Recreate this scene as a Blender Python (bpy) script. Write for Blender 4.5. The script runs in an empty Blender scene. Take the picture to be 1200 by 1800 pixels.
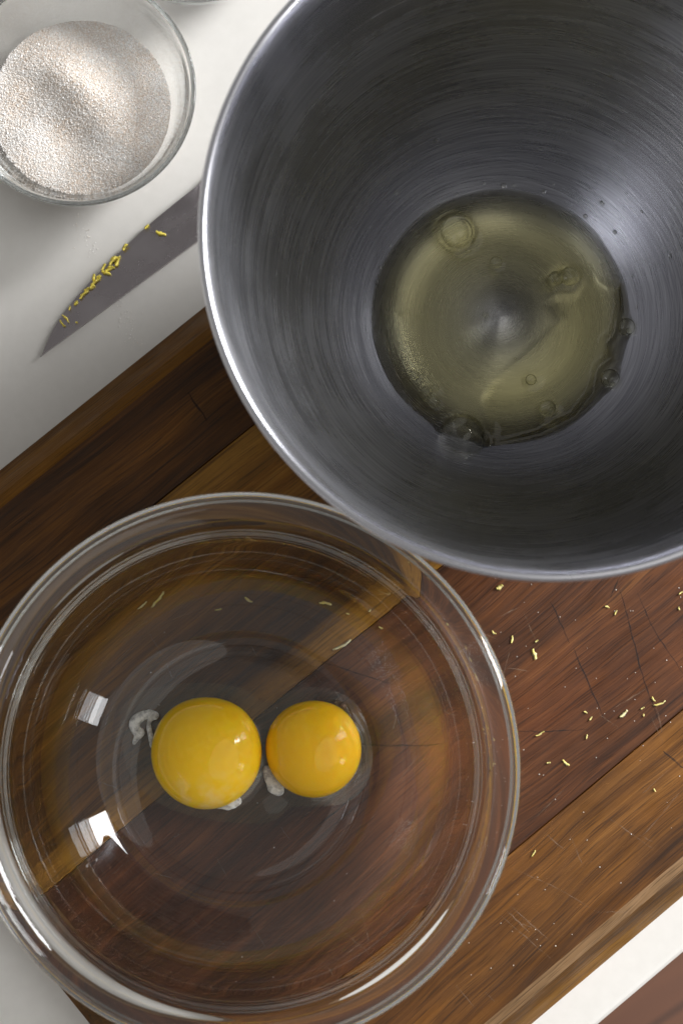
import bpy, bmesh, math, random
import numpy as np
from mathutils import Vector, Matrix
random.seed(7)
rng = np.random.default_rng(7)
R = math.radians
SC = bpy.context.scene
COL = SC.collection

# ------------------------------------------------------------------ camera
FPX = 4500.0                    # focal length in photo pixels (1200 x 1800)
CAM = np.array([0.0, 0.0, 1.025])
NAD = (424.0, 1343.0)           # where the vertical through the camera meets the picture
def pixdir(px, py):
    return np.array([(px - 600) / FPX, -(py - 900) / FPX, -1.0])
_a = pixdir(*NAD); _a /= np.linalg.norm(_a); _b = np.array([0, 0, -1.0])
_w = np.cross(_a, _b); _K = np.array([[0, -_w[2], _w[1]], [_w[2], 0, -_w[0]], [-_w[1], _w[0], 0]])
ROT = np.eye(3) + _K + _K @ _K / (1 + _a @ _b)
def at(px, py, z):
    d = ROT @ pixdir(px, py)
    return CAM + d * ((z - CAM[2]) / d[2])

cam = bpy.data.cameras.new('camera')
co = bpy.data.objects.new('camera', cam); COL.objects.link(co)
co.matrix_world = Matrix.Translation(Vector(CAM)) @ Matrix(ROT.tolist()).to_4x4()
cam.sensor_fit = 'VERTICAL'; cam.sensor_height = 36; cam.sensor_width = 24
cam.lens = FPX / 1800 * 36
cam.clip_start = 0.05; cam.clip_end = 20
cam.dof.use_dof = True; cam.dof.focus_distance = 0.985; cam.dof.aperture_fstop = 12.0
SC.camera = co

# ------------------------------------------------------------------ light
W = bpy.data.worlds.new('World'); SC.world = W; W.use_nodes = True
W.node_tree.nodes['Background'].inputs[0].default_value = (1.0, 0.985, 0.965, 1)
W.node_tree.nodes['Background'].inputs[1].default_value = 0.265

def area(name, pos, target, sx, sy, rad, col):
    l = bpy.data.lights.new(name, 'AREA'); l.shape = 'RECTANGLE'
    l.shape = 'ELLIPSE' if name == 'ceiling_bounce' else 'RECTANGLE'; l.size = sx; l.size_y = sy; l.energy = rad * math.pi * sx * sy * (math.pi / 4 if name == 'ceiling_bounce' else 1); l.color = col
    o = bpy.data.objects.new(name, l); COL.objects.link(o)
    o.location = pos
    o.rotation_euler = (Vector(target) - Vector(pos)).to_track_quat('-Z', 'Y').to_euler()
    return o
def polar(az, el, d, side=0.0):
    a, e = R(az), R(el)
    return (d * math.cos(e) * math.cos(a) - side * math.sin(a), d * math.cos(e) * math.sin(a) + side * math.cos(a), d * math.sin(e))
DAY = (0.97, 0.98, 1.0)
# the two panes of the tall window on the right, a dimmer, smaller window beside it, and the pale ceiling's bounce
area('window_light', polar(30, 31, 2.6, -0.252), (0, 0, .05), .46, 1.53, 28.5, DAY)
area('window_light', polar(30, 31, 2.6, 0.252), (0, 0, .05), .46, 1.53, 28.5, DAY)
area('window_light', polar(-22, 30, 2.6), (0, 0, .05), .40, .64, 11, DAY)
area('ceiling_bounce', (1.5, -.65, 2.5), (1.5, -.65, 0), 2.8, 3.0, .65, (1.0, .98, .95))

SC.view_settings.view_transform = 'Standard'; SC.view_settings.look = 'None'
SC.view_settings.exposure = 0.0; SC.view_settings.gamma = 1.0
SC.view_settings.use_curve_mapping = False
SC.render.engine = 'CYCLES'
cy = SC.cycles
cy.max_bounces = 32; cy.transmission_bounces = 32; cy.glossy_bounces = 32; cy.diffuse_bounces = 5; cy.transparent_max_bounces = 12
cy.caustics_reflective = True; cy.caustics_refractive = True; cy.blur_glossy = 0.4
cy.sample_clamp_indirect = 5.0; cy.use_denoising = True

# ------------------------------------------------------------------ helpers
def new_obj(name, verts, faces, mat=None, parent=None, smooth=True, loc=None, mats=None, midx=None):
    me = bpy.data.meshes.new(name)
    me.from_pydata([tuple(map(float, v)) for v in verts], [], [tuple(int(i) for i in f) for f in faces])
    me.update()
    for m in (mats or ([mat] if mat else [])): me.materials.append(m)
    if smooth: me.polygons.foreach_set('use_smooth', [True] * len(me.polygons))
    if midx is not None: me.polygons.foreach_set('material_index', midx)
    o = bpy.data.objects.new(name, me); COL.objects.link(o)
    if parent: o.parent = parent
    if loc is not None: o.location = tuple(map(float, loc))
    return o
def empty(name, loc, rz=0):
    o = bpy.data.objects.new(name, None); COL.objects.link(o)
    o.location = tuple(map(float, loc)); o.rotation_euler = (0, 0, rz); o.empty_display_size = .02
    return o
def tag(o, label=None, cat=None, group=None, kind=None):
    if label: o['label'] = label
    if cat: o['category'] = cat
    if group: o['group'] = group
    if kind: o['kind'] = kind
    return o
def spline(pts, n=6):
    P = np.array(pts, float); out = []
    for i in range(len(P) - 1):
        p0 = P[max(i - 1, 0)]; p1 = P[i]; p2 = P[i + 1]; p3 = P[min(i + 2, len(P) - 1)]
        d1, d2, d3 = [max(np.linalg.norm(q), 1e-9) ** .5 for q in (p1 - p0, p2 - p1, p3 - p2)]
        m1 = (p2 - p1) if i == 0 else d2 * ((p1 - p0) / d1 - (p2 - p0) / (d1 + d2) + (p2 - p1) / d2)
        m2 = (p2 - p1) if i == len(P) - 2 else d2 * ((p2 - p1) / d2 - (p3 - p1) / (d2 + d3) + (p3 - p2) / d3)
        for k in range(n):
            t = k / n; t2, t3 = t * t, t * t * t
            out.append((2*t3-3*t2+1)*p1 + (t3-2*t2+t)*m1 + (-2*t3+3*t2)*p2 + (t3-t2)*m2)
    out.append(P[-1]); return np.array(out)
def lathe(prof, seg=224):
    """closed solid of revolution; prof starts and ends on the axis"""
    prof = np.array(prof); m = len(prof)
    V = [(0, 0, prof[0][1])]; ring = {}
    for i in range(1, m - 1):
        ring[i] = len(V)
        for k in range(seg):
            a = 2 * math.pi * k / seg
            V.append((prof[i][0] * math.cos(a), prof[i][0] * math.sin(a), prof[i][1]))
    end = len(V); V.append((0, 0, prof[-1][1])); Fc = []
    for k in range(seg):
        k2 = (k + 1) % seg
        Fc.append((0, ring[1] + k2, ring[1] + k))
        for i in range(1, m - 2):
            Fc.append((ring[i] + k, ring[i] + k2, ring[i + 1] + k2, ring[i + 1] + k))
        Fc.append((ring[m - 2] + k, ring[m - 2] + k2, end))
    return V, Fc
def sstep(a, b, x):
    t = np.clip((x - a) / (b - a), 0, 1); return t * t * (3 - 2 * t)

# ---- node helpers
class NT:
    def __init__(s, name):
        s.m = bpy.data.materials.new(name); s.m.use_nodes = True
        s.t = s.m.node_tree; s.t.nodes.clear(); s.out = s.n('ShaderNodeOutputMaterial')
    def n(s, ty, **kw):
        nd = s.t.nodes.new(ty)
        for k, v in kw.items(): setattr(nd, k, v)
        return nd
    def l(s, a, b): s.t.links.new(a, b)
    def put(s, sock, v):
        if hasattr(v, 'is_output') or hasattr(v, 'links'): s.l(v, sock)
        else: sock.default_value = v
    def math(s, op, a, b=0.0, c=None, clamp=False):
        nd = s.n('ShaderNodeMath', operation=op, use_clamp=clamp)
        s.put(nd.inputs[0], a); s.put(nd.inputs[1], b)
        if c is not None: s.put(nd.inputs[2], c)
        return nd.outputs[0]
    def obj(s): return s.n('ShaderNodeTexCoord').outputs['Object']
    def scale(s, vec, sc, loc=(0, 0, 0), rot=(0, 0, 0)):
        mp = s.n('ShaderNodeMapping'); s.l(vec, mp.inputs[0])
        mp.inputs['Scale'].default_value = sc; mp.inputs['Location'].default_value = loc; mp.inputs['Rotation'].default_value = rot
        return mp.outputs[0]
    def noise(s, vec, sc=1.0, det=3.0, rough=.5, dist=0.0, lac=2.0):
        nd = s.n('ShaderNodeTexNoise'); s.l(vec, nd.inputs['Vector'])
        nd.inputs['Scale'].default_value = sc; nd.inputs['Detail'].default_value = det
        nd.inputs['Roughness'].default_value = rough; nd.inputs['Distortion'].default_value = dist
        return nd.outputs[0]
    def ramp(s, fac, stops, interp='LINEAR'):
        nd = s.n('ShaderNodeValToRGB'); s.l(fac, nd.inputs[0]); cr = nd.color_ramp; cr.interpolation = interp
        while len(cr.elements) < len(stops): cr.elements.new(.5)
        for e, (p, c) in zip(cr.elements, stops):
            e.position = p; e.color = (*c, 1) if len(c) == 3 else c
        return nd.outputs[0]
    def fmap(s, v, a, b, c=0.0, d=1.0):
        nd = s.n('ShaderNodeMapRange'); s.put(nd.inputs[0], v)
        for i, x in zip((1, 2, 3, 4), (a, b, c, d)): nd.inputs[i].default_value = x
        return nd.outputs[0]
    def mix(s, fac, a, b, blend='MIX'):
        nd = s.n('ShaderNodeMix', data_type='RGBA', blend_type=blend)
        s.put(nd.inputs[0], fac)
        for i, v in ((6, a), (7, b)):
            s.put(nd.inputs[i], (*v, 1) if isinstance(v, tuple) and len(v) == 3 else v)
        return nd.outputs[2]
    def bump(s, h, strength, dist=.001, normal=None):
        nd = s.n('ShaderNodeBump'); s.l(h, nd.inputs['Height'])
        nd.inputs['Strength'].default_value = strength; nd.inputs['Distance'].default_value = dist
        if normal is not None: s.l(normal, nd.inputs['Normal'])
        return nd.outputs[0]
    def principled(s, **kw):
        p = s.n('ShaderNodeBsdfPrincipled')
        for k, v in kw.items():
            sock = p.inputs[k.replace('_', ' ')]
            if isinstance(v, tuple) and len(v) == 3 and sock.type == 'RGBA': v = (*v, 1)
            s.put(sock, v)
        s.l(p.outputs[0], s.out.inputs['Surface']); return p

# ------------------------------------------------------------------ materials
def wood(name, stops, seed, band=None, red=None, rough=.46, spec=.3, streak=1.0):
    t = NT(name); o = t.obj()
    o = t.scale(o, (1, 1, 1), (seed * 1.37, seed * .71, seed * .13))
    warp = t.noise(t.scale(o, (5, 9, 9)), 1, 3)
    wn = t.n('ShaderNodeVectorMath', operation='MULTIPLY_ADD')
    cmb = t.n('ShaderNodeCombineXYZ'); t.l(t.math('MULTIPLY', t.math('SUBTRACT', warp, .5), .022), cmb.inputs[1])
    va = t.n('ShaderNodeVectorMath', operation='ADD'); t.l(o, va.inputs[0]); t.l(cmb.outputs[0], va.inputs[1])
    w = va.outputs[0]
    broad = t.noise(t.scale(w, (3.5, 42, 30)), 1, 4, .55, .3)
    mid = t.noise(t.scale(w, (8, 300, 150)), 1, 4, .65, .1)
    fine = t.noise(t.scale(w, (30, 1250, 500)), 1, 2, .6)
    pores = t.noise(t.scale(w, (60, 2000, 900), (9, 9, 9)), 1, 1, .5)
    f = t.math('ADD', t.math('MULTIPLY', broad, .48), t.math('MULTIPLY', mid, .38))
    f = t.math('ADD', f, t.math('MULTIPLY', fine, .26))
    f = t.fmap(f, .38, .75)
    col = t.ramp(f, stops)
    if red:
        rn = t.fmap(t.noise(t.scale(w, (6, 30, 20), (3, 4, 5)), 1, 3), .45, .68, 0, 1)
        col = t.mix(t.math('MULTIPLY', rn, red[1]), col, red[0])
    if band:                         # pale sapwood strips running along a plank's edge
        sep = t.n('ShaderNodeSeparateXYZ'); t.l(t.obj(), sep.inputs[0])
        wob = t.math('MULTIPLY', t.math('SUBTRACT', mid, .5), .012)
        y = t.math('SUBTRACT', wob, sep.outputs[1])
        for (a, b, c, d, colr, amt) in band:
            up = t.fmap(y, a, b, 0, 1); dn = t.fmap(y, c, d, 1, 0)
            k = t.math('MULTIPLY', t.math('MULTIPLY', up, dn), amt)
            k = t.math('MULTIPLY', k, t.fmap(fine, .3, .7, .6, 1.0))
            col = t.mix(k, col, colr)
    pk = t.fmap(pores, .58, .66, 0, .6)
    col = t.mix(pk, col, t.mix(.75, col, (.006, .003, .002)))
    stain = t.fmap(t.noise(t.scale(o, (22, 26, 20)), 1, 5, .6), .35, .75, .72, 1.22)
    hs = t.n('ShaderNodeHueSaturation'); hs.inputs['Saturation'].default_value = 1.15; t.l(col, hs.inputs['Color']); t.l(stain, hs.inputs['Value'])
    col = hs.outputs[0]
    rg = t.fmap(t.noise(t.scale(o, (60, 160, 60)), 1, 4), .3, .7, rough - .08, rough + .14)
    h = t.math('ADD', t.math('MULTIPLY', fine, .6), t.math('MULTIPLY', pores, -.5))
    t.principled(Base_Color=col, Roughness=rg, Specular_IOR_Level=spec, Normal=t.bump(h, .55, .0005))
    return t.m
def plain(name, col, rough=.5, **kw):
    t = NT(name); t.principled(Base_Color=col, Roughness=rough, **kw); return t.m

DK = (.018, .0085, .004); MB = (.060, .027, .012); LB = (.135, .064, .026); GD = (.27, .145, .05)
wood_a = wood('acacia_dark', [(0, (.018, .008, .003)), (.45, (.070, .030, .010)), (.8, (.15, .068, .023)), (1, (.24, .118, .042))], 1)
wood_b = wood('acacia_golden', [(0, (.028, .012, .005)), (.4, (.10, .045, .015)), (.75, (.20, .096, .032)), (1, (.29, .155, .054))], 2,
              band=[(-.1005, -.0985, -.094, -.080, (.30, .165, .055), .85), (-.024, -.016, -.008, -.006, (.42, .225, .075), .85)])
wood_c = wood('acacia_red', [(0, (.026, .011, .006)), (.4, (.068, .028, .014)), (.72, (.130, .055, .027)), (1, (.20, .092, .042))], 3, red=((.14, .050, .024), .35))
wood_d = wood('acacia_light', [(0, (.032, .014, .006)), (.35, (.092, .040, .015)), (.7, (.172, .079, .030)), (1, (.27, .135, .054))], 4)
wood_side = wood('acacia_side', [(0, (.05, .022, .007)), (.4, (.14, .064, .017)), (1, (.26, .13, .035))], 5, spec=.15)
wood_worn = wood('acacia_worn_edge', [(0, (.10, .055, .03)), (.4, (.24, .15, .085)), (1, (.36, .24, .15))], 6, rough=.55)

def counter_mat():
    t = NT('white_counter'); o = t.obj()
    n1 = t.noise(t.scale(o, (9, 9, 9)), 1, 4); n2 = t.noise(t.scale(o, (220, 220, 220)), 1, 3)
    col = t.ramp(t.math('ADD', t.math('MULTIPLY', n1, .7), t.math('MULTIPLY', n2, .3)),
                 [(.3, (.66, .635, .59)), (.7, (.74, .715, .67))])
    t.principled(Base_Color=col, Roughness=t.fmap(n1, .3, .7, .30, .42), Specular_IOR_Level=.4, Normal=t.bump(n2, .12, .0004))
    return t.m
def floor_mat():
    t = NT('floor_boards'); o = t.obj()
    br = t.n('ShaderNodeTexBrick'); t.l(t.scale(o, (1, 1, 1)), br.inputs['Vector'])
    br.inputs['Scale'].default_value = 1; br.inputs['Brick Width'].default_value = 1.1; br.inputs['Row Height'].default_value = .11
    br.inputs['Mortar Size'].default_value = .002
    br.inputs['Color1'].default_value = (.12, .044, .020, 1); br.inputs['Color2'].default_value = (.17, .070, .032, 1); br.inputs['Mortar'].default_value = (.02, .01, .006, 1)
    g = t.noise(t.scale(o, (4, 60, 4)), 1, 4)
    col = t.mix(t.fmap(g, .3, .7, 0, .6), br.outputs[0], (.09, .035, .018))
    t.principled(Base_Color=col, Roughness=.4); return t.m
def glass_mat(name, tint=(1, 1, 1), ior=1.48, rough=0.0, bump=None):
    t = NT(name); g = t.n('ShaderNodeBsdfGlass')
    g.inputs['Color'].default_value = (*tint, 1); g.inputs['IOR'].default_value = ior; g.inputs['Roughness'].default_value = rough
    if bump:
        t.l(t.bump(t.noise(t.scale(t.obj(), (1, 1, 1)), bump[0], 2), bump[1], bump[2]), g.inputs['Normal'])
    t.l(g.outputs[0], t.out.inputs['Surface']); return t.m
def steel_mat():
    t = NT('brushed_steel'); o = t.obj()
    sep = t.n('ShaderNodeSeparateXYZ'); t.l(o, sep.inputs[0])
    x, y, z = sep.outputs
    def rings(cx, cy, ks, ka, off, det=3):
        xx = t.math('SUBTRACT', x, cx); yy = t.math('SUBTRACT', y, cy)
        r = t.math('SQRT', t.math('ADD', t.math('MULTIPLY', xx, xx), t.math('MULTIPLY', yy, yy)))
        s = t.math('ADD', r, t.math('MULTIPLY', z, .22))
        cb = t.n('ShaderNodeCombineXYZ')
        t.l(t.math('MULTIPLY', s, ks), cb.inputs[0])
        t.l(t.math('MULTIPLY', t.math('DIVIDE', xx, t.math('MAXIMUM', r, .002)), ka), cb.inputs[1])
        t.l(t.math('MULTIPLY', t.math('DIVIDE', yy, t.math('MAXIMUM', r, .002)), ka), cb.inputs[2])
        va = t.n('ShaderNodeVectorMath', operation='ADD'); t.l(cb.outputs[0], va.inputs[0]); va.inputs[1].default_value = (off, off * 2, off * 3)
        return t.noise(va.outputs[0], 1, det, .65)
    a = rings(0, 0, 1500, 1.3, 0, 2); b = rings(.006, -.004, 2000, 1.8, 7, 1); c = rings(-.005, .006, 300, 1.2, 13, 2)
    thin = t.fmap(rings(.004, .006, 1900, 2.2, 21, 1), .60, .70, 0, 1)
    thin2 = t.fmap(rings(-.007, .003, 1700, 2.2, 33, 1), .62, .70, 0, 1)
    h = t.math('ADD', t.math('MULTIPLY', a, .5), t.math('MULTIPLY', b, .4))
    h = t.math('ADD', h, t.math('MULTIPLY', c, .3))
    h = t.math('SUBTRACT', h, t.math('MULTIPLY', t.math('ADD', thin, thin2), .22))
    # the rolled rim is polished: scratches fade out towards it
    fade = t.math('MULTIPLY', t.fmap(z, .144, .166, 1, 0.03), t.fmap(z, .008, .013, .3, 1))
    bl = t.n('ShaderNodeBump'); t.l(h, bl.inputs['Height']); t.l(t.math('MULTIPLY', fade, .07), bl.inputs['Strength']); bl.inputs['Distance'].default_value = .0004
    smear = t.noise(t.scale(o, (26, 26, 26)), 1, 4, .55)
    rg = t.math('ADD', t.fmap(smear, .3, .7, .24, .30), t.math('MULTIPLY', t.math('SUBTRACT', a, .5), .10))
    tg = t.n('ShaderNodeTangent', direction_type='RADIAL', axis='Z')
    col = t.ramp(t.math('ADD', t.math('MULTIPLY', a, .5), t.math('MULTIPLY', b, .5)), [(.38, (.275, .277, .302)), (.5, (.35, .352, .378)), (.62, (.435, .437, .465))])
    col = t.mix(t.fmap(z, .008, .013, .65, 0), col, (.36, .362, .385))
    col = t.mix(t.math('MULTIPLY', t.math('MULTIPLY', t.math('ADD', thin, thin2), fade), .28), col, (.62, .62, .66))
    col = t.mix(t.fmap(z, .160, .168, 0, 1), col, (.66, .66, .70))
    p = t.principled(Base_Color=col, Metallic=1.0, Roughness=rg, Anisotropic=.72, Anisotropic_Rotation=.25, Normal=bl.outputs[0])
    t.l(tg.outputs[0], p.inputs['Tangent'])
    return t.m
def egg_white_mat():
    t = NT('egg_white_liquid'); g = t.n('ShaderNodeBsdfGlass'); g.inputs['IOR'].default_value = 1.36
    g.inputs['Color'].default_value = (1, 1, 1, 1)
    t.l(t.bump(t.noise(t.scale(t.obj(), (1, 1, 1)), 60, 2), .03, .002), g.inputs['Normal'])
    t.l(g.outputs[0], t.out.inputs['Surface'])
    v = t.n('ShaderNodeVolumeAbsorption'); v.inputs['Color'].default_value = (.90, .82, .16, 1); v.inputs['Density'].default_value = 84
    t.l(v.outputs[0], t.out.inputs['Volume']); return t.m
def yolk_mat(name, col, deep, veil):
    t = NT(name); o = t.obj()
    n = t.noise(t.scale(o, (1, 1, 1)), 70, 4, .6); n2 = t.noise(t.scale(o, (1, 1, 1)), 420, 3, .6)
    c = t.mix(t.fmap(n, .35, .7, 0, .3), col, deep)
    c = t.mix(t.fmap(n2, .45, .75, 0, .08), c, (.95, .70, .22))
    if veil:
        sep = t.n('ShaderNodeSeparateXYZ'); t.l(o, sep.inputs[0])
        k = t.math('MULTIPLY', t.fmap(sep.outputs[1], -.006, -.020, 0, .55), t.fmap(t.noise(t.scale(o, (1, 1, 1)), 160, 4), .42, .66, 0, 1))
        c = t.mix(k, c, (.85, .66, .33))
    t.principled(Base_Color=c, Roughness=.5, Specular_IOR_Level=.1, Coat_Weight=1.0, Coat_Roughness=.015, Coat_IOR=1.38,
                 Subsurface_Weight=.35, Subsurface_Radius=(1.0, .45, .08), Subsurface_Scale=.005,
                 Normal=t.bump(n2, .05, .0004))
    return t.m
def zest_mat(name, a, b):
    t = NT(name); n = t.noise(t.scale(t.obj(), (1, 1, 1)), 900, 3)
    t.principled(Base_Color=t.ramp(n, [(.35, a), (.7, b)]), Roughness=.45, Subsurface_Weight=.2, Subsurface_Radius=(1, .8, .2), Subsurface_Scale=.001)
    return t.m
def sugar_mat():
    t = NT('raw_sugar'); g = t.n('ShaderNodeNewGeometry')
    c = t.ramp(g.outputs['Random Per Island'], [(0, (.84, .71, .58)), (.35, (.94, .86, .78)), (.8, (.97, .94, .90)), (1, (.99, .98, .96))])
    pat = t.fmap(t.noise(t.scale(t.obj(), (1, 1, 1), (.3, .1, 0)), 55, 3), .40, .62, 0, .75)
    c = t.mix(pat, c, (.99, .975, .95))
    t.principled(Base_Color=c, Roughness=t.fmap(g.outputs['Random Per Island'], 0, 1, .08, .4), Specular_IOR_Level=.6, Sheen_Weight=0.0)
    return t.m
def blade_mat():
    t = NT('knife_steel'); o = t.obj()
    n = t.noise(t.scale(o, (60, 2600, 60)), 1, 3); s = t.noise(t.scale(o, (55, 70, 50)), 1, 4)
    t.principled(Base_Color=t.ramp(s, [(.3, (.36, .325, .335)), (.7, (.43, .395, .405))]), Metallic=1.0, Roughness=t.fmap(s, .3, .7, .22, .34), Normal=t.bump(n, .08, .0003))
    return t.m
GLASS = glass_mat('clear_glass', (.997, .999, .998)); STEEL = steel_mat(); EGGW = egg_white_mat()
FILM = glass_mat('egg_white_film', (.99, .985, .95), 1.36, 0, (120, .03, .001))
BUB = glass_mat('bubble_film', (1, 1, .97), 1.34)
ZEST = zest_mat('lemon_zest', (.70, .57, .13), (.86, .77, .40)); ZESTK = zest_mat('fresh_lemon_zest', (.80, .62, .05), (.93, .80, .22)); ZESTP = zest_mat('lemon_pith', (.70, .60, .26), (.85, .79, .55))
SUGAR = sugar_mat(); BLADE = blade_mat()
def memb_mat():
    t = NT('chalaza_white'); n = t.noise(t.scale(t.obj(), (1, 1, 1)), 380, 4, .6)
    p = t.n('ShaderNodeBsdfPrincipled'); p.inputs['Base Color'].default_value = (.90, .89, .83, 1); p.inputs['Roughness'].default_value = .25
    p.inputs['Subsurface Weight'].default_value = .5; p.inputs['Subsurface Radius'].default_value = (1, 1, .9); p.inputs['Subsurface Scale'].default_value = .003
    tr = t.n('ShaderNodeBsdfTransparent'); mx = t.n('ShaderNodeMixShader')
    t.l(t.fmap(n, .36, .60, .30, .92), mx.inputs[0]); t.l(tr.outputs[0], mx.inputs[1]); t.l(p.outputs[0], mx.inputs[2]); t.l(mx.outputs[0], t.out.inputs['Surface'])
    return t.m
MEMB = memb_mat()

# ------------------------------------------------------------------ setting
ANG = R(39.3)
U = np.array([math.cos(ANG), math.sin(ANG)]); Nn = np.array([math.sin(ANG), -math.cos(ANG)])
def un(px, py, z=.025):
    p = at(px, py, z)[:2]; return float(p @ U), float(p @ Nn)
BT = .025                                              # thickness of the wooden board
def to_world(u, n): return U * u + Nn * n
# frame of the board: local x along U, local y along -Nn (kept right-handed)
def box(x0, x1, y0, y1, z0, z1, bev=.002):
    bm = bmesh.new(); bmesh.ops.create_cube(bm, size=1)
    for v in bm.verts:
        v.co = Vector(((x0 + x1) / 2 + v.co.x * (x1 - x0), (y0 + y1) / 2 + v.co.y * (y1 - y0), (z0 + z1) / 2 + v.co.z * (z1 - z0)))
    if bev: bmesh.ops.bevel(bm, geom=bm.edges[:], offset=bev, segments=3, profile=.5, affect='EDGES')
    V = [tuple(v.co) for v in bm.verts]; Fc = [[v.index for v in f.verts] for f in bm.faces]; bm.free(); return V, Fc
V, Fc = box(-.9, 1.0, -.1695, .75, -.04, 0, .003)
counter = tag(new_obj('counter', V, Fc, counter_mat(), smooth=False), kind='structure'); counter.rotation_euler = (0, 0, ANG)
floor = tag(new_obj('floor', [(-3, -3, 0), (3, -3, 0), (3, 3, 0), (-3, 3, 0)], [(0, 1, 2, 3)], floor_mat(), smooth=False, loc=(0, 0, -.9)), kind='structure')
floor.rotation_euler = (0, 0, R(33))

# ------------------------------------------------------------------ cutting board
board = tag(empty('cutting_board', (0, 0, 0), ANG), 'wide wooden cutting board of dark and golden planks under both mixing bowls', 'cutting board')
uL = un(235, 1800)[0]
def plank(n0, n1, u0, u1, s0, s1, mat):
    """n0<n1 in the Nn direction; s0/s1: that long side is the board's sloping outer edge"""
    lev = [(0, .0155), (.0205, .0048), (.0232, .0022), (.0246, .0006), (BT, 0)]
    V, Fc, mi = [], [], []
    for z, off in lev:
        j = 0 if z < .0240 else (.0001 if z < .0249 else .00035)
        a = n0 - off if s0 else n0 + j
        b = n1 + off if s1 else n1 - j
        V += [(u0 - off, -a, z), (u1 + off, -a, z), (u1 + off, -b, z), (u0 - off, -b, z)]
    for k in range(len(lev) - 1):
        for i in range(4):
            i2 = (i + 1) % 4
            Fc.append((4*k + i2, 4*k + i, 4*k + 4 + i, 4*k + 4 + i2))
            outer = (i == 0 and s0) or (i == 2 and s1) or i in (1, 3)
            mi.append((2 if (k >= 1 and not (i == 0 and s0)) else 1) if outer else 0)
    m = 4 * (len(lev) - 1)
    Fc.append((m + 3, m + 2, m + 1, m)); mi.append(0)
    Fc.append((0, 1, 2, 3)); mi.append(0)
    return new_obj('plank', V, Fc, parent=board, smooth=False, mats=[mat, wood_side, wood_worn], midx=mi)
planks = [plank(-.1367, -.0999, uL, uL + .46, True, False, wood_a), plank(-.0999, -.0101, uL, uL + .46, False, False, wood_b),
          plank(-.0101, .0931, uL, uL + .46, False, False, wood_c), plank(.0931, .1367, uL, uL + .46, False, True, wood_d)]
for p, l in zip(planks, ('dark brown plank along the edge beside the knife', 'plank with pale strips along both sides',
                         'reddish dark plank with black knife cuts', 'golden brown plank along the front edge')): p['label'] = l
def marks(name, lines, width, mat, z):
    V, Fc = [], []
    for L in lines:
        P = [np.array(un(*p)) for p in L]; pts = spline(P, 8) if len(P) > 2 else np.array([P[0] + (P[1] - P[0]) * k / 8 for k in range(9)])
        d = pts[-1] - pts[0]; d /= np.linalg.norm(d); nn = np.array([-d[1], d[0]]); b = len(V); w = width * random.uniform(.6, 1.2)
        for k, q in enumerate(pts):
            ww = w * (.25 + .75 * math.sin(math.pi * (k + .3) / (len(pts) - .4))) * random.uniform(.7, 1.2) / 2
            jit = nn * random.uniform(-1, 1) * width * .35
            V += [(*((q + jit + nn * ww) * (1, -1)), z), (*((q + jit - nn * ww) * (1, -1)), z)]
            if k: Fc.append((b + 2*k - 2, b + 2*k - 1, b + 2*k + 1, b + 2*k))
    return tag(new_obj(name, V, Fc, mat, board, smooth=False), kind='stuff')
def scratch_mat(name, col, lo, hi):
    t = NT(name); p = t.n('ShaderNodeBsdfPrincipled'); p.inputs['Base Color'].default_value = (*col, 1); p.inputs['Roughness'].default_value = .7
    tr = t.n('ShaderNodeBsdfTransparent'); mx = t.n('ShaderNodeMixShader')
    t.l(t.fmap(t.noise(t.scale(t.obj(), (1, 1, 1)), 420, 3), .35, .65, lo, hi), mx.inputs[0])
    t.l(tr.outputs[0], mx.inputs[1]); t.l(p.outputs[0], mx.inputs[2]); t.l(mx.outputs[0], t.out.inputs['Surface']); return t.m
marks('knife_cut', [[(1085, 1027), (1107, 1103), (1128, 1187), (1157, 1267)], [(1120, 1043), (1147, 1103), (1200, 1185)], [(1007, 1140), (1060, 1262)],
                    [(903, 1285), (965, 1286), (1030, 1282)], [(967, 1057), (1000, 1130)], [(560, 1300), (700, 1310), (800, 1306)], [(650, 1380), (560, 1450)],
                    [(330, 690), (365, 740)], [(700, 1200), (560, 1160)], [(1090, 1010), (1072, 1050)], [(1165, 1320), (1200, 1350)]],
      .0007, scratch_mat('dark_cut', (.008, .005, .004), .25, .75), BT + .00006)
LL = [[(902, 1527), (975, 1560), (1048, 1603)], [(1048, 1603), (1101, 1603)], [(879, 1609), (967, 1685)], [(897, 1592), (967, 1656)], [(1002, 1469), (1022, 1519)],
      [(1072, 1440), (1147, 1492)], [(955, 1463), (990, 1493)], [(355, 1668), (432, 1733)], [(600, 1640), (690, 1720)], [(640, 1600), (665, 1690)], [(890, 1600), (930, 1640)]]
for i in range(95):
    x, y = random.uniform(0, 1200), random.uniform(900, 1800)
    a = random.choice((R(35), R(50), R(115), R(75), R(20), R(-30), R(-40))) + random.uniform(-.25, .25); L = random.uniform(15, 70)
    q = un(x, y); q2 = un(x + L * math.cos(a), y + L * math.sin(a))
    if all(abs(k[1]) < .134 and k[0] > uL + .004 for k in (q, q2)): LL.append([(x, y), (x + L * math.cos(a), y + L * math.sin(a))])
marks('scratch', LL, .00045, scratch_mat('pale_scratch', (.34, .22, .14), .04, .36), BT + .00004)

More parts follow.
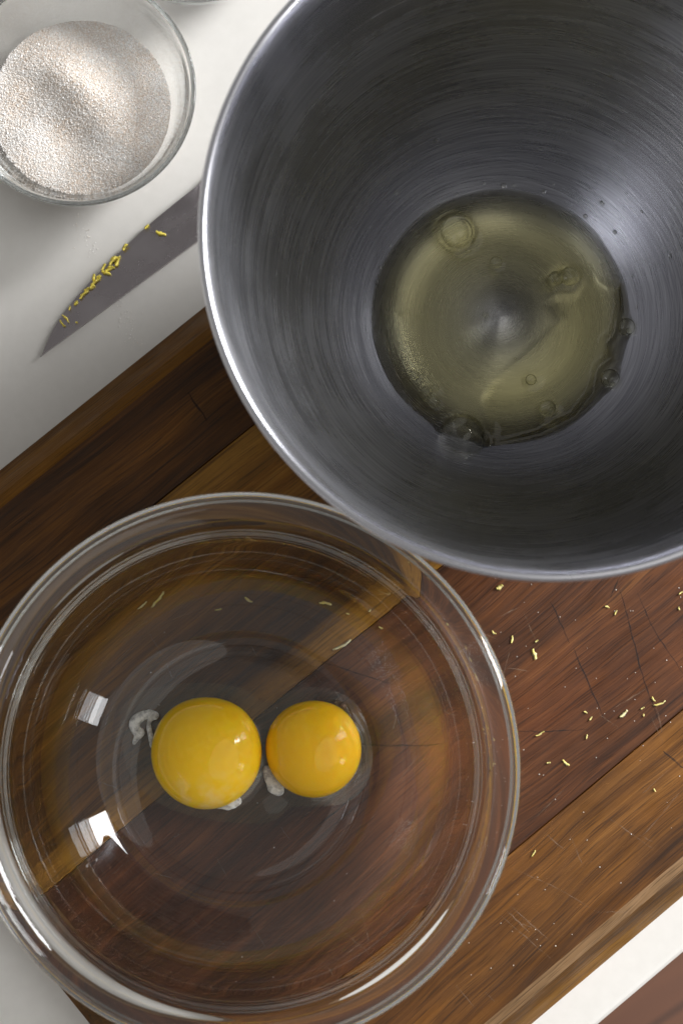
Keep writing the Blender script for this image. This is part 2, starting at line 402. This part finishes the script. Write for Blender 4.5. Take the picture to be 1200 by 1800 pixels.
# ------------------------------------------------------------------ steel mixing bowl
BC = np.array([.1013, .1747])
def mm(P): return [(a / 1000, b / 1000) for a, b in P]
inner = mm([(0, 9.8), (3, 9.5), (8, 8.4), (15, 6.6), (24, 5.2), (33, 4.6), (41, 5.8), (48, 9.0), (56, 14.5), (66, 24.5), (78, 42), (90, 67), (99, 94), (105.5, 121), (109.5, 145), (111.6, 158), (112.6, 163.6), (113.6, 166.4)])
rimp = mm([(114.9, 167.8), (116.3, 167.4), (117.0, 166.0), (116.5, 164.4), (115.2, 163.6)])
outer = mm([(113.8, 161), (112.7, 156), (110.6, 144.5), (106.6, 120.7), (100, 93.5), (91, 66.3), (79, 41.2), (67, 23.5), (57, 13.4), (52, 8), (51, 3), (50, .6), (48.5, 0), (46.5, .3), (45, 3), (40, 3.2), (20, 3.2), (0, 3.2)])
def stretch(P):
    out = []
    for r_, z_ in P:
        t_ = min(max((z_ - .03) / .10, 0), 1); out.append((r_ * (1 - .009 * t_), z_ * (1 + .022 * t_)))
    return out
inner, rimp, outer = stretch(inner), stretch(rimp), stretch(outer)
prof_in = spline(inner, 6)
V, Fc = lathe(spline(list(reversed(outer)) + list(reversed(rimp)) + list(reversed(inner)), 6))
bowl = tag(new_obj('mixing_bowl', V, Fc, STEEL, loc=(*BC, BT)), 'large brushed stainless steel mixing bowl holding egg whites', 'bowl')
def steel_z(r): return np.interp(r, prof_in[:, 0], prof_in[:, 1])

# ------------------------------------------------------------------ egg whites in the steel bowl
ZL = .0104
PATCH = np.array([at(px, py, BT + ZL)[:2] - BC for px, py in
    [(962, 528), (985, 512), (1010, 515), (1032, 482), (1048, 494), (1060, 500), (1088, 498), (1090, 540), (1078, 585), (1062, 600), (1072, 628), (1050, 645), (1040, 690), (1008, 733), (945, 765), (868, 785),
     (856, 768), (852, 730), (846, 700), (866, 668), (918, 625), (960, 585), (985, 560)]])
def poly_sd(P, Q):
    """signed distance of points Q to polygon P, negative inside"""
    d = np.full(len(Q), 1e9); ins = np.zeros(len(Q), bool)
    for i in range(len(P)):
        a, b = P[i], P[(i + 1) % len(P)]; e = b - a; w = Q - a
        t = np.clip((w @ e) / (e @ e), 0, 1); d = np.minimum(d, np.linalg.norm(w - t[:, None] * e, axis=1))
        c = ((a[1] > Q[:, 1]) != (b[1] > Q[:, 1])) & (Q[:, 0] < (b[0] - a[0]) * (Q[:, 1] - a[1]) / (b[1] - a[1] + 1e-15) + a[0]); ins ^= c
    return np.where(ins, -d, d)
big_bubbles = [(803, 408, 7.2), (812, 768, 9.8), (1000, 486, 4.2), (976, 490, 3.2), (1100, 575, 3.8), (1071, 666, 4.2), (961, 718, 3.6), (871, 461, 2.6), (932, 668, 2.4), (749, 688, 2.4), (764, 683, 1.7), (762, 707, 2.6), (727, 660, 2.2)]
BUBS = [(*(at(px, py, BT + ZL)[:2] - BC), r / 1000) for px, py, r in big_bubbles]
def liquid_top(Q, rr):
    z = np.full(len(Q), ZL)
    z += .0008 * (1 - sstep(-.0030, .0008, poly_sd(PATCH, Q)))
    z += .00012 * np.sin(Q[:, 0] * 150 + 1) * np.sin(Q[:, 1] * 170)
    for bx, by, br in BUBS:
        d = np.hypot(Q[:, 0] - bx, Q[:, 1] - by) - br * .92
        z += np.where(d > 0, .10 * br * 1.6 * np.exp(-np.abs(d) / (.0012 + .1 * br)), .16 * br * np.exp(-np.abs(d) / .002))
    return z
seg, nr = 420, 130
th = np.arange(seg) * 2 * math.pi / seg
RE0 = float(np.interp(ZL + .0006, prof_in[20:, 1], prof_in[20:, 0]))
Redge = RE0 + .0002 * np.sin(3 * th + 1) + .00012 * np.sin(5 * th) + .0006
rad = (np.linspace(0, 1, nr + 1)[1:]) ** .85
QQ = np.array([[0, 0]] + [(Redge[k] * f * math.cos(th[k]), Redge[k] * f * math.sin(th[k])) for f in rad for k in range(seg)])
rr = np.hypot(QQ[:, 0], QQ[:, 1]); ff = np.concatenate([[0], np.repeat(rad, seg)])
zt = liquid_top(QQ, rr)
gap = np.concatenate([[1], np.tile(Redge, nr)]) - rr
zt = zt + .0006 * np.exp(-np.clip(gap, 0, 1) / .0014)
zb = steel_z(rr) - .0004
zt = np.maximum(zt, zb + .0001)
V = [(x, y, z) for (x, y), z in zip(QQ, zt)] + [(x, y, z) for (x, y), z in zip(QQ, zb)]
Fc = []; off = len(QQ)
for k in range(seg):
    k2 = (k + 1) % seg
    Fc.append((0, 1 + k, 1 + k2)); Fc.append((off, off + 1 + k2, off + 1 + k))
    for i in range(nr - 1):
        a, b = 1 + i * seg, 1 + (i + 1) * seg
        Fc.append((a + k, b + k, b + k2, a + k2)); Fc.append((off + a + k2, off + b + k2, off + b + k, off + a + k))
whites = tag(new_obj('egg_white', V, Fc, EGGW, loc=(*BC, BT)), 'pool of clear yellowish egg white with bubbles in the steel bowl', 'egg white')
def dome(r, t, cap=100, segs=28, rings=12):
    """thin closed bubble film: outer and inner spherical cap"""
    prof = [(0, r)] + [(r * math.sin(R(cap) * i / rings), r * math.cos(R(cap) * i / rings)) for i in range(1, rings + 1)]
    q = r - t
    prof += [(q * math.sin(R(cap) * i / rings), q * math.cos(R(cap) * i / rings)) for i in range(rings, 0, -1)] + [(0, q)]
    return lathe(list(reversed(prof)), segs)
bubble_me = {}
def bubble(x, y, z, r):
    if 'm' not in bubble_me:
        V, Fc = dome(1, .09); o = new_obj('bubble', V, Fc, BUB, whites); bubble_me['m'] = o.data
    else:
        o = bpy.data.objects.new('bubble', bubble_me['m']); COL.objects.link(o); o.parent = whites
    o.location = (x, y, z); o.scale = (r, r, r * .9); return o
for bx, by, br in BUBS: bubble(bx, by, ZL + .0004, br * .92)
small = [(797, 436, 1.0), (806, 440, .8), (812, 434, .9), (822, 440, 1.1), (779, 391, .7), (830, 390, .8), (832, 398, .6), (775, 430, .7), (780, 437, .6), (732, 408, .8), (734, 418, .7), (746, 420, .6), (852, 553, 1.2), (716, 547, .9),
         (742, 552, .9), (990, 470, 1.3), (984, 489, 1.1), (976, 484, 1.0), (967, 488, 1.1), (950, 487, 1.2), (957, 500, .9), (1070, 494, .7), (1074, 499, .6), (1112, 541, .9), (1105, 582, 1.4), (1076, 677, 1.3), (1064, 672, 1.1), (968, 722, 1.2), (940, 672, .8),
         (709, 629, .7), (720, 655, .8), (738, 652, .7), (732, 664, .9), (728, 713, .6), (866, 682, .8), (955, 380, .9), (930, 540, .5), (915, 533, .5), (680, 550, .8), (905, 630, .5), (975, 652, .5), (806, 593, .7), (703, 575, .5), (690, 500, .5), (840, 400, .5)]
for px, py, r in small:
    p = at(px, py, BT + ZL)[:2] - BC; q = np.array([p])
    zz = float(liquid_top(q, np.hypot(*p))[0]); bubble(p[0], p[1], zz - .0002, r / 1000)
# droplets splashed on the wall
drops = [(767, 247, 1.5), (695, 338, 1.6), (612, 383, .8), (802, 341, .9), (885, 326, 1.6), (903, 325, 1.0), (850, 322, .8), (956, 337, 1.2), (972, 324, .8), (1057, 357, 1.4), (1028, 380, 1.2), (1080, 408, 1.1), (770, 361, .8), (661, 497, 1.1), (667, 470, .8),
         (685, 432, .7), (675, 720, .9), (548, 648, .8), (1127, 372, .9), (1177, 450, 1.2), (1100, 340, .6), (950, 262, .8), (1110, 485, .7), (1118, 540, .8), (1170, 285, .7), (800, 290, .6), (641, 530, .6), (522, 663, .6)]
drop_me = None
def on_wall(px, py):
    z = ZL
    for _ in range(40):
        p = at(px, py, BT + z)[:2] - BC; z = .5 * z + .5 * float(steel_z(np.hypot(*p)))
    return at(px, py, BT + z)[:2] - BC, z
for px, py, r in drops:
    p, z = on_wall(px, py); r3 = math.hypot(*p); sl = (float(steel_z(r3 + .001)) - float(steel_z(r3 - .001))) / .002
    nrm = Vector((-p[0] / r3 * sl, -p[1] / r3 * sl, 1)).normalized()
    if drop_me is None:
        prof = [(0, -.25)] + [(math.sin(a), .62 * math.cos(a)) for a in np.linspace(R(105), R(6), 9)] + [(0, .62)]
        V, Fc = lathe(prof, 20); o = new_obj('droplet', V, Fc, BUB); drop_me = o.data
    else: o = bpy.data.objects.new('droplet', drop_me); COL.objects.link(o)
    s = r / 1000 * .8; o.scale = (s, s * random.uniform(.8, 1.1), s)
    o.rotation_euler = nrm.to_track_quat('Z', 'Y').to_euler(); o.location = (BC[0] + p[0], BC[1] + p[1], BT + z)
    tag(o, 'tiny egg white droplet on the inner wall of the steel bowl', 'droplet', 'droplets splashed up the steel bowl')

# ------------------------------------------------------------------ glass mixing bowl
GC = np.array([.0004, -.0018])
g_out = mm([(0, 1.3), (30, 1.3), (42, 1.2), (45, .5), (47.5, 0), (50, .3), (54, 2.4), (62, 6.6), (70, 12.2), (77.5, 20), (83.6, 31), (87.4, 44), (89.6, 58), (90.8, 70), (91.4, 74), (93, 76.4), (95.6, 78.2), (97.6, 80.6), (98.4, 84), (97.9, 87.4), (96.2, 89.3)])
g_in = mm([(93.6, 89.8), (90.6, 88.8), (88.4, 86.2), (87.0, 81), (86.3, 72), (84.8, 58.5), (82.4, 45.5), (78.4, 33.5), (72.6, 23.6), (65.0, 15.6), (57, 10.2), (50, 7.2), (43, 5.6), (34, 5.05), (15, 5.0), (0, 5.0)])
V, Fc = lathe(spline(g_out + g_in, 6) * (1.008, 1), 288)
gbowl = tag(new_obj('glass_bowl', V, Fc, GLASS, loc=(*GC, BT)), 'large clear glass mixing bowl holding two egg yolks', 'bowl')
GZ = BT + .005

# ------------------------------------------------------------------ yolks
def yolk(name, px, py, rpx, hz, mat, label):
    zc = GZ + hz * .42; c = at(px, py, zc); r = rpx / (FPX / (CAM[2] - zc)) * 1.0
    segs, rings = 72, 40; V, Fc = [], []
    prof = []
    for i in range(rings + 1):
        a = math.pi * i / rings; s, cz = math.sin(a), math.cos(a)
        z = (cz * .62 if cz > 0 else cz * .40)
        prof.append((s ** .94 * r if s > 1e-9 else 0.0, (z + .40) / 1.02 * hz))
    prof[0] = (0, prof[0][1]); prof[-1] = (0, prof[-1][1])
    V, Fc = lathe(list(reversed(prof)), segs)
    V = [(x * (1 + .012 * math.sin(2 * math.atan2(y, x) + px)), y * (1 + .010 * math.cos(3 * math.atan2(y, x) + px)), z) for x, y, z in V]
    return tag(new_obj(name, V, Fc, mat, loc=(c[0], c[1], GZ + .00005)), label, 'egg yolk'), c, r
Y1 = yolk_mat('yolk_yellow', (.94, .57, .012), (.90, .48, .008), True)
Y2 = yolk_mat('yolk_orange', (.97, .54, .010), (.95, .46, .007), False)
y1, c1, r1 = yolk('egg_yolk', 363, 1323, 98, .0225, Y1, 'larger of two egg yolks, with white strands at its side, in the glass bowl')
y2, c2, r2 = yolk('egg_yolk', 551, 1316, 85, .0205, Y2, 'smaller rounder deep orange egg yolk in the glass bowl')
def blob(name, pts, parent, mat, label=None):
    """knobbly strand: a chain of overlapping lumps remeshed into one skin"""
    bm = bmesh.new()
    if len(pts) > 5: pts = [tuple(q) for q in spline(pts, 9)]
    for px, py, z, r in pts:
        p = at(px, py, z); m = Matrix.Translation(Vector(p)) @ Matrix.Scale(.55, 4, (0, 0, 1))
        bmesh.ops.create_icosphere(bm, subdivisions=2, radius=max(r, .0006) * random.uniform(.95, 1.4), matrix=m)
    me = bpy.data.meshes.new(name); bm.to_mesh(me); bm.free(); me.materials.append(mat)
    o = bpy.data.objects.new(name, me); COL.objects.link(o)
    rm = o.modifiers.new('r', 'REMESH'); rm.mode = 'VOXEL'; rm.voxel_size = .00028; rm.use_smooth_shade = True
    sm = o.modifiers.new('s', 'SMOOTH'); sm.iterations = 16; sm.factor = .5
    o.parent = parent; o.matrix_parent_inverse = parent.matrix_world.inverted() if False else Matrix.Translation(-parent.location)
    if label: o['label'] = label
    return o
zz = GZ + .0018
ch = [(272, 1258, zz, .0014), (264, 1256, zz, .0016), (255, 1257, zz, .0015), (247, 1260, zz, .0017), (240, 1266, zz, .0018), (236, 1275, zz, .0017), (240, 1284, zz, .0016), (247, 1289, zz, .0015), (240, 1297, zz, .0011), (236, 1306, zz - .0004, .0008)]
blob('chalaza', [(270, 1260, zz, .0010), (263, 1268, zz, .0009), (262, 1278, zz, .0009), (264, 1288, zz, .0009), (266, 1300, zz, .0010), (268, 1312, zz, .0008)], y1, MEMB)
blob('chalaza', ch, y1, MEMB, 'cloudy white strand beside the larger yolk')
blob('membrane', [(408, 1411, GZ + .0075, .0024), (400, 1414, GZ + .0065, .0021), (393, 1415, GZ + .006, .0016), (415, 1408, GZ + .0078, .0017), (385, 1416, GZ + .006, .0011)], y1, MEMB, 'white lump at the yolk’s lower rim')
blob('chalaza', [(468, 1350, zz, .0013), (471, 1362, zz, .0015), (476, 1373, zz, .0018), (483, 1382, zz, .0021), (490, 1390, zz - .0003, .0019), (478, 1386, zz - .0003, .0014)], y2, MEMB, 'white strand between the two yolks')

# ------------------------------------------------------------------ thin egg white film round the yolks
OUT = [at(px, py, GZ)[:2] for px, py in [(212, 1290), (215, 1240), (250, 1215), (300, 1205), (360, 1200), (430, 1212), (465, 1235), (520, 1212), (570, 1210), (625, 1235), (650, 1290), (655, 1340), (640, 1385), (610, 1410), (560, 1418), (510, 1420), (492, 1436), (470, 1446), (440, 1448), (380, 1442), (320, 1430), (270, 1405), (228, 1360)]]
OUT = spline(OUT + [OUT[0]], 8)[:-1]
cen = OUT.mean(0); S = len(OUT); nr = 44
Q = np.array([cen] + [cen + (o_ - cen) * f for f in (np.linspace(0, 1, nr + 1)[1:]) for o_ in OUT])
sd = np.concatenate([[1], np.repeat(1 - np.linspace(0, 1, nr + 1)[1:], S)])
h = .0006 * sstep(0, .45, sd)
for c_, r_ in ((c1, r1), (c2, r2)):
    d = np.hypot(Q[:, 0] - c_[0], Q[:, 1] - c_[1]) - r_ * .96
    h += .0014 * np.exp(-np.clip(d, 0, 1) / .0012) * np.clip(sd / .1, 0, 1)
off = len(Q)
V = [(x, y, .00006 + max(z, 0.0)) for (x, y), z in zip(Q - cen, h)] + [(x, y, .00006) for x, y in Q - cen]
Fc = []
for k in range(S):
    k2 = (k + 1) % S
    Fc.append((0, 1 + k, 1 + k2)); Fc.append((off, off + 1 + k2, off + 1 + k))
    for i in range(nr - 1):
        a, b = 1 + i * S, 1 + (i + 1) * S
        Fc.append((a + k, b + k, b + k2, a + k2)); Fc.append((off + a + k2, off + b + k2, off + b + k, off + a + k))
film = new_obj('egg_white', V, Fc, FILM, loc=(*cen, GZ))
tag(film, 'thin clear film of egg white around the two yolks', 'egg white')

# ------------------------------------------------------------------ prep bowls and sugar
PB = at(135, 155, .046)[:2]
p_out = mm([(0, .9), (15, .9), (20, .6), (22.5, 0), (25, .6), (30, 4.0), (35.4, 10.5), (39.6, 19), (43.0, 30), (45.3, 40.5), (46.4, 44.2)])
p_in = mm([(46.0, 45.5), (44.9, 45.3), (43.6, 42.2), (41.0, 32), (37.4, 21.0), (33.0, 12.2), (27.5, 6.0), (22, 3.5), (16, 3.0), (0, 3.0)])
pin = spline(p_in, 5)
V, Fc = lathe(spline(p_out + p_in, 5), 160)
prep = tag(new_obj('prep_bowl', V, Fc, GLASS, loc=(*PB, 0)), 'small clear glass bowl filled with sugar beside the knife', 'bowl')
p2 = prep.copy(); COL.objects.link(p2); e = at(337, 4, .046)[:2]; p2.location = (e[0], e[1] + .0466, 0)
tag(p2, 'small glass bowl just peeking in at the top edge of the picture', 'bowl')
CREAM = plain('pale_cream', (.66, .70, .56), .35)
def heap_z(x, y):
    """surface of the sugar, local to the bowl"""
    r = np.hypot(x - .001, y + .001)
    z = .0205 - .0035 * (r / .034) ** 2
    z = z + .0064 * np.exp(-((x * .74 - (y - .006) * .67) ** 2 / .019 ** 2 + (x * .67 + (y - .006) * .74) ** 2 / .010 ** 2))
    z = z + .0020 * np.exp(-((x - .018) ** 2 + (y - .010) ** 2) / .010 ** 2) - .0034 * np.exp(-((x + .004) ** 2 + (y + .016) ** 2) / .012 ** 2)
    z = z + .0005 * np.sin(x * 150 + 2) * np.sin(y * 130 + 1) + .00025 * np.sin(x * 310 + y * 90) * np.sin(y * 340 - x * 120)
    return z
sug = empty('sugar_heap', (*PB, .003)); tag(sug, 'heaped pale raw sugar in the small glass bowl', 'sugar')
seg, nr = 96, 30
zin = pin[::-1]
def wall_r(z): return np.interp(z, zin[:, 1], zin[:, 0])
V = [(0, 0, float(heap_z(0, 0)) - .003)]; Fc = []
RS = .0358
for i in range(1, nr + 1):
    for k in range(seg):
        a = 2 * math.pi * k / seg; r = RS * i / nr; x, y = r * math.cos(a), r * math.sin(a); V.append((x, y, float(heap_z(x, y)) - .003))
for zl in np.linspace(.016, .0036, 8):
    for k in range(seg):
        a = 2 * math.pi * k / seg; r = float(wall_r(zl)) - .0006; V.append((r * math.cos(a), r * math.sin(a), zl - .003))
V.append((0, 0, .0003)); tot = nr + 8
for k in range(seg):
    k2 = (k + 1) % seg; Fc.append((0, 1 + k, 1 + k2))
    for i in range(tot - 1):
        a, b = 1 + i * seg, 1 + (i + 1) * seg; Fc.append((a + k, b + k, b + k2, a + k2))
    a = 1 + (tot - 1) * seg; Fc.append((a + k, len(V) - 1, a + k2))
t = NT('sugar_mass'); n_ = t.noise(t.scale(t.obj(), (1, 1, 1)), 1500, 3)
t.principled(Base_Color=t.ramp(n_, [(.3, (.74, .62, .51)), (.7, (.92, .86, .80))]), Roughness=.4, Normal=t.bump(n_, .6, .0005))
new_obj('heap', V, Fc, t.m, sug)
CU = np.array([(x, y, z) for x in (-1, 1) for y in (-1, 1) for z in (-1, 1)], float)
CF = np.array([(0, 1, 3, 2), (4, 6, 7, 5), (0, 4, 5, 1), (2, 3, 7, 6), (0, 2, 6, 4), (1, 5, 7, 3)])
def grains(name, pts, smin, smax, mat, parent):
    n = len(pts); q = rng.normal(size=(n, 4)); q /= np.linalg.norm(q, axis=1)[:, None]; w, x, y, z = q.T
    M = np.stack([np.stack([1-2*(y*y+z*z), 2*(x*y-z*w), 2*(x*z+y*w)], -1), np.stack([2*(x*y+z*w), 1-2*(x*x+z*z), 2*(y*z-x*w)], -1), np.stack([2*(x*z-y*w), 2*(y*z+x*w), 1-2*(x*x+y*y)], -1)], 1)
    s = rng.uniform(smin, smax, (n, 1, 3)) * rng.uniform(.7, 1.15, (n, 1, 1))
    Vv = np.einsum('nij,nkj->nki', M, CU[None] * s) + np.array(pts)[:, None, :]
    Ff = (CF[None] + (np.arange(n) * 8)[:, None, None]).reshape(-1, 4)
    return tag(new_obj(name, Vv.reshape(-1, 3), Ff, mat, parent, smooth=False), kind='stuff')
n = 30000
rr_ = RS * np.sqrt(rng.uniform(0, 1, n)) * 1.0; aa = rng.uniform(0, 2 * math.pi, n)
gx, gy = rr_ * np.cos(aa), rr_ * np.sin(aa)
grains('sugar_grain', np.c_[gx, gy, heap_z(gx, gy) - .003 + rng.uniform(-.0002, .00025, n)], (.00014), .00027, SUGAR, sug)
# a few grains stuck to the glass above the heap are left on its wall
# ------------------------------------------------------------------ knife
tip = at(72, 627, .001); hd = at(345, 425, .004); kd = (hd - tip)[:2]; kd /= np.linalg.norm(kd); kang = math.atan2(kd[1], kd[0])
knife = tag(empty('chef_knife', (tip[0], tip[1], 0), kang), 'grey steel kitchen knife with lemon zest along its edge, on the white counter', 'knife')
kn = np.array([-kd[1], kd[0]])
def kl(px, py, z=.003):
    p = at(px, py, z)[:2] - tip[:2]; return float(p @ kd), float(p @ kn)
edge = [kl(*p) for p in [(72, 627), (84, 596), (103, 562), (130, 527), (165, 488), (210, 443), (258, 398), (305, 359), (352, 321)]]
edge = edge + [(edge[-1][0] + .05, edge[-1][1] + .0075), (edge[-1][0] + .10, edge[-1][1] + .0110), (edge[-1][0] + .128, edge[-1][1] + .0115)]
E_ = spline(edge, 6)
def blade_z(x): return .0002 + x * .015
V, Fc = [], []
for x, w in E_:
    z0 = blade_z(x); tt = .0011
    sp = -.0006 * 0
    V += [(x, w, z0 + .0011), (x, w * .88, z0 + .0015), (x, w * .45, z0 + .0019), (x, sp, z0 + .0022), (x, sp, z0), (x, w * .45, z0 + .0003), (x, w * .88, z0 + .0007)]
m = 7
for i in range(len(E_) - 1):
    for j in range(m):
        j2 = (j + 1) % m; Fc.append((i*m + j, i*m + j2, (i+1)*m + j2, (i+1)*m + j))
Fc.append(tuple((len(E_) - 1) * m + j for j in range(m)))
new_obj('blade', V, Fc, BLADE, knife, smooth=False)
xe = E_[-1][0]; hz = .0068
V, Fc = [], []
secs = [(xe - .001, .006, .012, .0045), (xe + .012, .007, .0125, .0075), (xe + .03, .009, .012, .0085), (xe + .07, .010, .0125, .009), (xe + .10, .009, .013, .009), (xe + .118, .006, .0125, .0075), (xe + .122, .004, .008, .005)]
for x, yc, hy, hzz in secs:
    for k in range(16):
        a = 2 * math.pi * k / 16; c_, s_ = math.cos(a), math.sin(a)
        V.append((x, yc + hy * math.copysign(abs(c_) ** .6, c_), hz + .72 * hzz * math.copysign(abs(s_) ** .7, s_)))
for i in range(len(secs) - 1):
    for k in range(16):
        k2 = (k + 1) % 16; Fc.append((i*16 + k, i*16 + k2, (i+1)*16 + k2, (i+1)*16 + k))
Fc.append(tuple(range(15, -1, -1))); Fc.append(tuple((len(secs) - 1) * 16 + k for k in range(16)))
new_obj('handle', V, Fc, plain('black_handle', (.02, .02, .02), .4), knife)

# ------------------------------------------------------------------ zest
def zest(px, py, L, ang, z=BT, w=.0010, bend=.5, mat=None, label=None, group=None, tilt=0.0):
    """curled shaving: bent ribbon with thickness, ragged edges. L in photo pixels, ang in the picture, degrees"""
    p = at(px, py, z); L = L * .92 / 4480; w = w * .82; n = 9; V, Fc = [], []
    r = random.Random(int(px * 31 + py * 7))
    a0 = -bend / 2; x = y = 0; pts = []
    for i in range(n):
        pts.append((x, y)); a = a0 + bend * i / (n - 1) + r.uniform(-.38, .38); x += L / (n - 1) * math.cos(a); y += L / (n - 1) * math.sin(a)
    mx, my = np.mean(pts, 0)
    for i, (x, y) in enumerate(pts):
        f = i / (n - 1); ww = w * (.35 + .65 * math.sin(math.pi * min(max(f, .06), .94)) ** .6) * r.uniform(.7, 1.2) / 2
        a = a0 + bend * f; nx, ny = -math.sin(a), math.cos(a); lift = .0002 + .0007 * (2 * f - 1) ** 2 * r.uniform(.2, 1) + tilt * f * L
        th_ = .00035
        V += [(x - mx + nx * ww, y - my + ny * ww, lift + .0001), (x - mx, y - my, lift + th_ + .0001), (x - mx - nx * ww, y - my - ny * ww, lift), (x - mx, y - my, lift - .00012)]
        if i:
            b = 4 * i
            for j in range(4): Fc.append((b - 4 + j, b - 4 + (j + 1) % 4, b + (j + 1) % 4, b + j))
    Fc += [(3, 2, 1, 0), tuple(4 * (n - 1) + j for j in range(4))]
    o = new_obj('zest_shaving', V, Fc, mat or ZEST, loc=(p[0], p[1], z)); o.rotation_euler = (0, 0, R(ang))
    return tag(o, label, 'lemon zest', group)
B1 = 'lemon zest flecks on the bare wood'
for a in [((938, 1150), 21, -70, .0022, .3, 'thick pale lemon zest shaving, the largest on the bare wood right of the glass bowl'),
          ((877, 1032), 14, 30, .0026, .8, 'bushy yellow zest clump on the wood just below the steel bowl rim'),
          ((948, 1290), 19, 28, .0010, .8, 'slim yellow zest sliver beside the horizontal knife cut'),
          ((993, 1341), 18, -38, .0014, .3, 'stubby yellow zest shaving on the dark wood near the lower plank seam'),
          ((1158, 1237), 26, 25, .0011, .7, 'long thin zest curl at the lower end of the longest knife cut'),
          ((1095, 1255), 20, 40, .0019, .2, 'pale whitish oval scrap of lemon pith on the dark wood'),
          ((899, 1124), 15, 75, .0012, .2, 'upright zest sliver left of the largest shaving'),
          ((867, 1112), 11, -40, .0010, 1.6, 'small hooked zest curl nearest the glass bowl’s right rim'),
          ((937, 1500), 14, 55, .0010, .4, 'single zest fleck on the golden front plank beside the glass bowl')]:
    zest(*a[0], a[1], a[2], w=a[3], bend=a[4], label=a[5], mat=ZESTP if 'pith' in a[5] else None)
for (px, py, L, ang) in [(942, 1127, 7, 40), (1066, 1067, 9, -20), (1081, 1077, 10, 70), (1028, 1252, 8, -25), (1037, 1263, 8, 60), (963, 1341, 8, 5), (1147, 1229, 11, -55), (1128, 1245, 8, 20), (1030, 1295, 9, 80), (1196, 1042, 12, 35), (1149, 1389, 7, -50), (1192, 1070, 7, -70), (1130, 1257, 5, 80)]:
    zest(px, py, L, ang, w=.0010, bend=random.uniform(-.9, .9), label='tiny lemon zest crumb on the bare dark wood', group=B1)
for a in [((243, 1052), 24, 40, .0011, .4, 'shorter of the two slanting zest slivers under the glass bowl’s upper left'),
          ((272, 1042), 42, 58, .0015, .2, 'longer of the two slanting zest slivers under the glass bowl’s upper left'),
          ((437, 1047), 19, -35, .0015, .6, 'zest shaving seen through the glass bowl, above the larger yolk'),
          ((577, 1050), 26, -15, .0017, -1.0, 'curled bright zest shaving seen through the glass near the steel bowl'),
          ((605, 1130), 44, 33, .0015, .3, 'long zest sliver lying on the pale plank seam under the glass bowl'),
          ((383, 1066), 14, 10, .0011, .5, 'small zest fleck below the shaving above the larger yolk')]:
    zest(*a[0], a[1], a[2], w=a[3], bend=a[4], label=a[5], mat=ZESTP if a[1] in (44, 24) else None)
for (px, py, L, ang) in [(618, 1068, 7, 0), (680, 1092, 9, -30), (660, 1060, 6, 40)]:
    zest(px, py, L, ang, label='tiny zest crumb under the glass bowl’s upper right side', group='zest crumbs under the glass bowl')
def on_blade(px, py):
    x, w = kl(px, py); return blade_z(x) + .0019
for (px, py, L, ang, w) in [(283, 411, 22, -12, .0022)]:
    zest(px, py, L, ang, z=on_blade(px, py), w=w, bend=.2, mat=ZESTK, label='lone bright zest strip in the middle of the knife blade')
KZ = [(258, 399, 12, 45, .0014), (219, 435, 15, 55, .0017), (222, 432, 9, 20, .0013), (203, 455, 22, 15, .0024), (206, 462, 16, 70, .0020), (197, 460, 18, 50, .0018), (192, 474, 20, 35, .0020), (187, 480, 20, -20, .0018), (182, 470, 16, 60, .0015), (196, 470, 14, 0, .0020),
      (170, 493, 18, 30, .0020), (164, 500, 22, 45, .0017), (158, 507, 24, 25, .0017), (152, 512, 18, 55, .0015), (165, 488, 14, 75, .0015), (174, 487, 10, 10, .0018), (147, 517, 14, 40, .0014), (143, 522, 12, 60, .0012), (134, 533, 11, 65, .0016), (123, 542, 9, 70, .0009), (116, 560, 20, -60, .0010), (109, 568, 14, -65, .0010), (113, 573, 6, 10, .001), (135, 567, 5, 10, .0008)]
for i, (px, py, L, ang, w) in enumerate(KZ):
    zest(px, py, L, ang, z=on_blade(px, py) + .0004 * (i % 3), w=w, bend=random.uniform(-.8, .8), mat=ZESTK, label='yellow zest shaving clinging along the knife’s cutting edge', group='zest along the knife edge')

# ------------------------------------------------------------------ loose grains on board and counter
pts = []
for i in range(118):
    px, py = (random.uniform(820, 1200), random.uniform(1010, 1720)) if i < 95 else (random.uniform(0, 700), random.uniform(1000, 1750))
    q = un(px, py)
    if -.13 < q[1] < .134 and q[0] > uL + .004:
        p = at(px, py, BT); pts.append((p[0], p[1], BT + .0001))
for i in range(150):
    px, py = random.gauss(140, 9) + i * .68, 385 + i * 1.45 + random.gauss(0, 9)
    if un(px, py, 0)[1] < -.156 and not (0 < kl(px, py)[0] and -.001 < kl(px, py)[1] < .02): p = at(px, py, 0); pts.append((p[0], p[1], .0001))
o = grains('sugar_grain', pts, .00007, .00019, SUGAR, None)
tag(o, 'stray pale sugar grains scattered on the board and counter', 'sugar grains')
